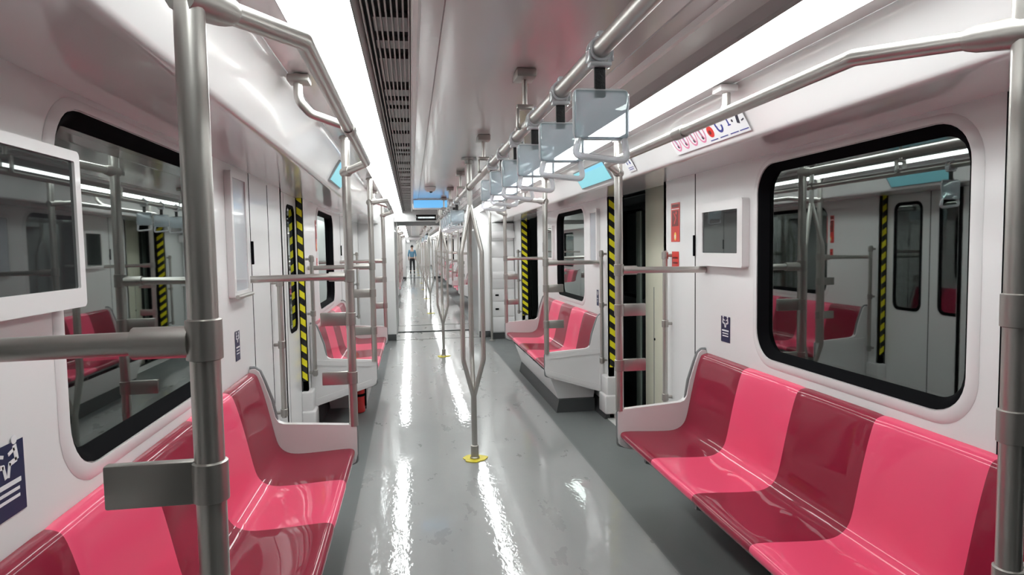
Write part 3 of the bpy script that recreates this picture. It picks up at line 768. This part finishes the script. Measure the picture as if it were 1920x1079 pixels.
# ------------------------------------------------------------------ far end: cabinet, pole, boxes under seats
t = thing('equipment_cabinet', (1.03, 10.2, 0), 'white equipment cabinet with drawer fronts at the right end wall', 'cabinet')
MB().box(.83, 1.215, 10.14, 10.395, .10, 1.84, .006).build('body', WHITE, t)
MB().box(.84, 1.21, 10.15, 10.395, .0, .099).build('kick_plate', DARKG, t)
zz = [.115, .36, .60, .80, .985, 1.30, 1.56, 1.825]
for i in range(len(zz)-1):
    dd = MB().box(.842, 1.205, 10.124, 10.139, zz[i]+.005, zz[i+1]-.005, .004).build('drawer', WHITE, t)
    if i in (1, 2): MB().box(.90, .955, 10.110, 10.125, (zz[i]+zz[i+1])/2-.012, (zz[i]+zz[i+1])/2+.014, .003).build('latch', BLACK, dd)
t = thing('grab_pole', (.82, 9.98, 0), 'steel floor-to-ceiling pole with two white plates before the end cabinet', 'pole')
MB().tube([(.82, 9.98, 0), (.82, 9.98, 2.044)], RP, 16).build('pole', STEEL, t)
for z in (1.66, 1.03): MB().box(.84, 1.20, 9.965, 9.99, z-.06, z+.05, .006).build('plate', PANELW, t)
MB().lathe([(.05, 0), (.05, .008), (.022, .02)], (.82, 9.98, 0), 16).build('base', STEELD, t)

t = thing('equipment_box', (1.02, 6.6, 0), 'white equipment box with dark plinth under the bench past the right doorway', 'box')
bx = [(.85, .115), (1.172, .115), (1.205, .33), (.775, .33)]
MB().prism([[(p[0], p[1]) for p in bx]], fY, 5.50, 7.42).build('body', WHITE, t)
MB().prism([[(.825, 0), (1.172, 0), (1.172, .114), (.850, .114)]], fY, 5.46, 7.42).build('plinth', DARKG, t)
for y in (5.62, 6.1, 6.7): MB().box(.806, .818, y, y+.03, .255, .29, .003).build('latch', BLACK, t)
t = thing('equipment_box', (-1.05, 6.7, 0), 'white equipment box under the left bench behind the fire extinguisher', 'box')
MB().prism([[(-.85, .0), (-1.172, .0), (-1.205, .33), (-.80, .33)]], fY, 6.05, 7.42).build('body', WHITE, t)
MB().prism([[(-.84, .0), (-.90, .0), (-.90, .11), (-.845, .11)]], fY, 5.98, 6.046).build('plinth', DARKG, t)
t = thing('fire_extinguisher', (-.90, 5.86, 0), 'red fire extinguisher standing under the left bench past the closed door', 'fire extinguisher')
MB().lathe([(.05, .0), (.058, .01), (.058, .22), (.05, .25), (.03, .268), (.018, .272)], (-.90, 5.86, 0.002), 20).build('cylinder', EXTRED, t)
MB().lathe([(.018, 0), (.018, .025), (.012, .03), (.012, .05)], (-.90, 5.86, .272), 12).box(-.93, -.86, 5.85, 5.87, .305, .318, .003).build('valve', BLACK, t)
MB().lathe([(.0585, 0), (.0605, .002), (.0605, .022), (.0585, .024)], (-.90, 5.86, .15), 20).build('strap', BLACK, t)
MB().tube(fillet([(-.89, 5.86, .30), (-.84, 5.85, .29), (-.835, 5.85, .20), (-.837, 5.85, .06)], .03, 5), .007, 8).build('hose', BLACK, t)

# ------------------------------------------------------------------ person far down the train
SKIN = pm('skin', (.45, .27, .20), .5); SHIRT = pm('blue_shirt', (.10, .22, .32), .8); TROU = pm('black_trousers', (.012, .012, .014), .8); HAIR = pm('black_hair', (.012, .010, .010), .6)
def skin_obj(name, vs, es, rad, mat_, parent, root=0):
    me = bpy.data.meshes.new(name); me.from_pydata(vs, es, []); me.materials.append(mat_)
    o = bpy.data.objects.new(name, me); COL.objects.link(o)
    if parent is not None: o.parent = parent
    md = o.modifiers.new('skin', 'SKIN'); md.use_smooth_shade = True
    for i, r in enumerate(rad):
        q = r if isinstance(r, tuple) else (r, r)
        me.skin_vertices[0].data[i].radius = q; me.skin_vertices[0].data[i].use_root = (i == root)
    sb = o.modifiers.new('sub', 'SUBSURF'); sb.levels = 1; sb.render_levels = 2
    return o
per = thing('person', (-.35, 40.2, 0), 'person in blue shirt and black trousers standing far down the aisle', 'person'); per.rotation_euler.z = PI
B = [((0, 0, .86), (.13, .09)), ((0, 0, 1.00), (.12, .085)), ((0, 0, 1.18), (.14, .10)), ((0, 0, 1.33), (.13, .085)), ((0, .0, 1.41), .05), ((0, -.01, 1.49), (.065, .075)), ((0, -.015, 1.57), (.07, .085)), ((0, -.01, 1.64), (.05, .06))]
vs = [b[0] for b in B]; rad = [b[1] for b in B]; es = [(i, i+1) for i in range(7)]
for s in (-1, 1):
    o = len(vs)
    vs += [(s*.09, 0, .80), (s*.10, -.01, .45), (s*.11, .02, .08), (s*.115, -.10, .035)]; rad += [.078, .055, .040, .030]; es += [(0, o), (o, o+1), (o+1, o+2), (o+2, o+3)]
    o = len(vs)
    vs += [(s*.17, 0, 1.35), (s*.22, .02, 1.09), (s*.21, -.06, .86), (s*.205, -.08, .79)]; rad += [.050, .040, .030, .034]; es += [(3, o), (o, o+1), (o+1, o+2), (o+2, o+3)]
    fz = [(.010, -.10, .745), (.0, -.105, .74), (-.010, -.10, .745), (-.018, -.085, .755), (-.03, -.115, .775)]
    for f_ in fz:
        q = len(vs); vs.append((s*(.205+f_[0]), f_[1], f_[2])); rad.append(.009); es.append((o+3, q))
body = skin_obj('body', vs, es, rad, SKIN, per)
sh = [((0, 0, .88), (.145, .105)), ((0, 0, 1.02), (.135, .10)), ((0, 0, 1.2), (.155, .115)), ((0, 0, 1.34), (.14, .10)), ((0, 0, 1.395), (.06, .06))]
vs = [b[0] for b in sh]; rad = [b[1] for b in sh]; es = [(i, i+1) for i in range(4)]
for s in (-1, 1):
    o = len(vs); vs += [(s*.17, 0, 1.35), (s*.22, .02, 1.09), (s*.215, -.03, .97)]; rad += [.062, .052, .046]; es += [(3, o), (o, o+1), (o+1, o+2)]
skin_obj('shirt', vs, es, rad, SHIRT, per)
vs = [(0, 0, .92), (0, 0, .85)]; rad = [(.14, .10), (.145, .105)]; es = [(0, 1)]
for s in (-1, 1):
    o = len(vs); vs += [(s*.09, 0, .78), (s*.10, -.01, .45), (s*.11, .02, .10)]; rad += [.088, .068, .058]; es += [(1, o), (o, o+1), (o+1, o+2)]
skin_obj('trousers', vs, es, rad, TROU, per)
h = MB()
for s in (-1, 1): h.box(s*.113-.05, s*.113+.05, -.16, .075, 0.0, .075, .03, seg=3)
ob = h.build('shoes', TROU); ob.parent = per
hb = bmesh.new(); bmesh.ops.create_uvsphere(hb, u_segments=18, v_segments=12, radius=.1)
for v in hb.verts:
    v.co = Vector((v.co.x*.86, v.co.y*1.04+.010, v.co.z*1.0+1.60))
bmesh.ops.delete(hb, geom=[v for v in hb.verts if v.co.z < 1.545 or (v.co.y < -.055 and v.co.z < 1.625)], context='VERTS')
ob = MB().bm(hb).build('hair', HAIR, recalc=False); ob.parent = per
fc = MB()
for s in (-1, 1):
    fc.lathe([(.002, -.008), (.010, -.004), (.011, .003)], (s*.030, -.098, 1.565), 8, 'y')
ob = fc.build('eyes', LENS); ob.parent = per
fc = MB().box(-.009, .009, -.118, -.085, 1.527, 1.555, .006); ob = fc.build('nose', SKIN); ob.parent = per
fc = MB().box(-.022, .022, -.100, -.085, 1.498, 1.506, .003); ob = fc.build('mouth', pm('lips', (.35, .12, .11), .5)); ob.parent = per
fc = MB()
for s in (-1, 1): fc.box(s*.082-.008, s*.082+.008, -.02, .02, 1.53, 1.585, .006)
ob = fc.build('ears', SKIN); ob.parent = per

# ------------------------------------------------------------------ numbering of setting names, tidy helper property
cnt = {}
for o in SC.objects:
    b = o.name.split('.')[0]
    if b == 'trim' and o.get('kind') == 'structure':
        cnt[b] = cnt.get(b, 0)+1; o.name = 'trim_%d' % cnt[b]
    if '_loc' in o: del o['_loc']
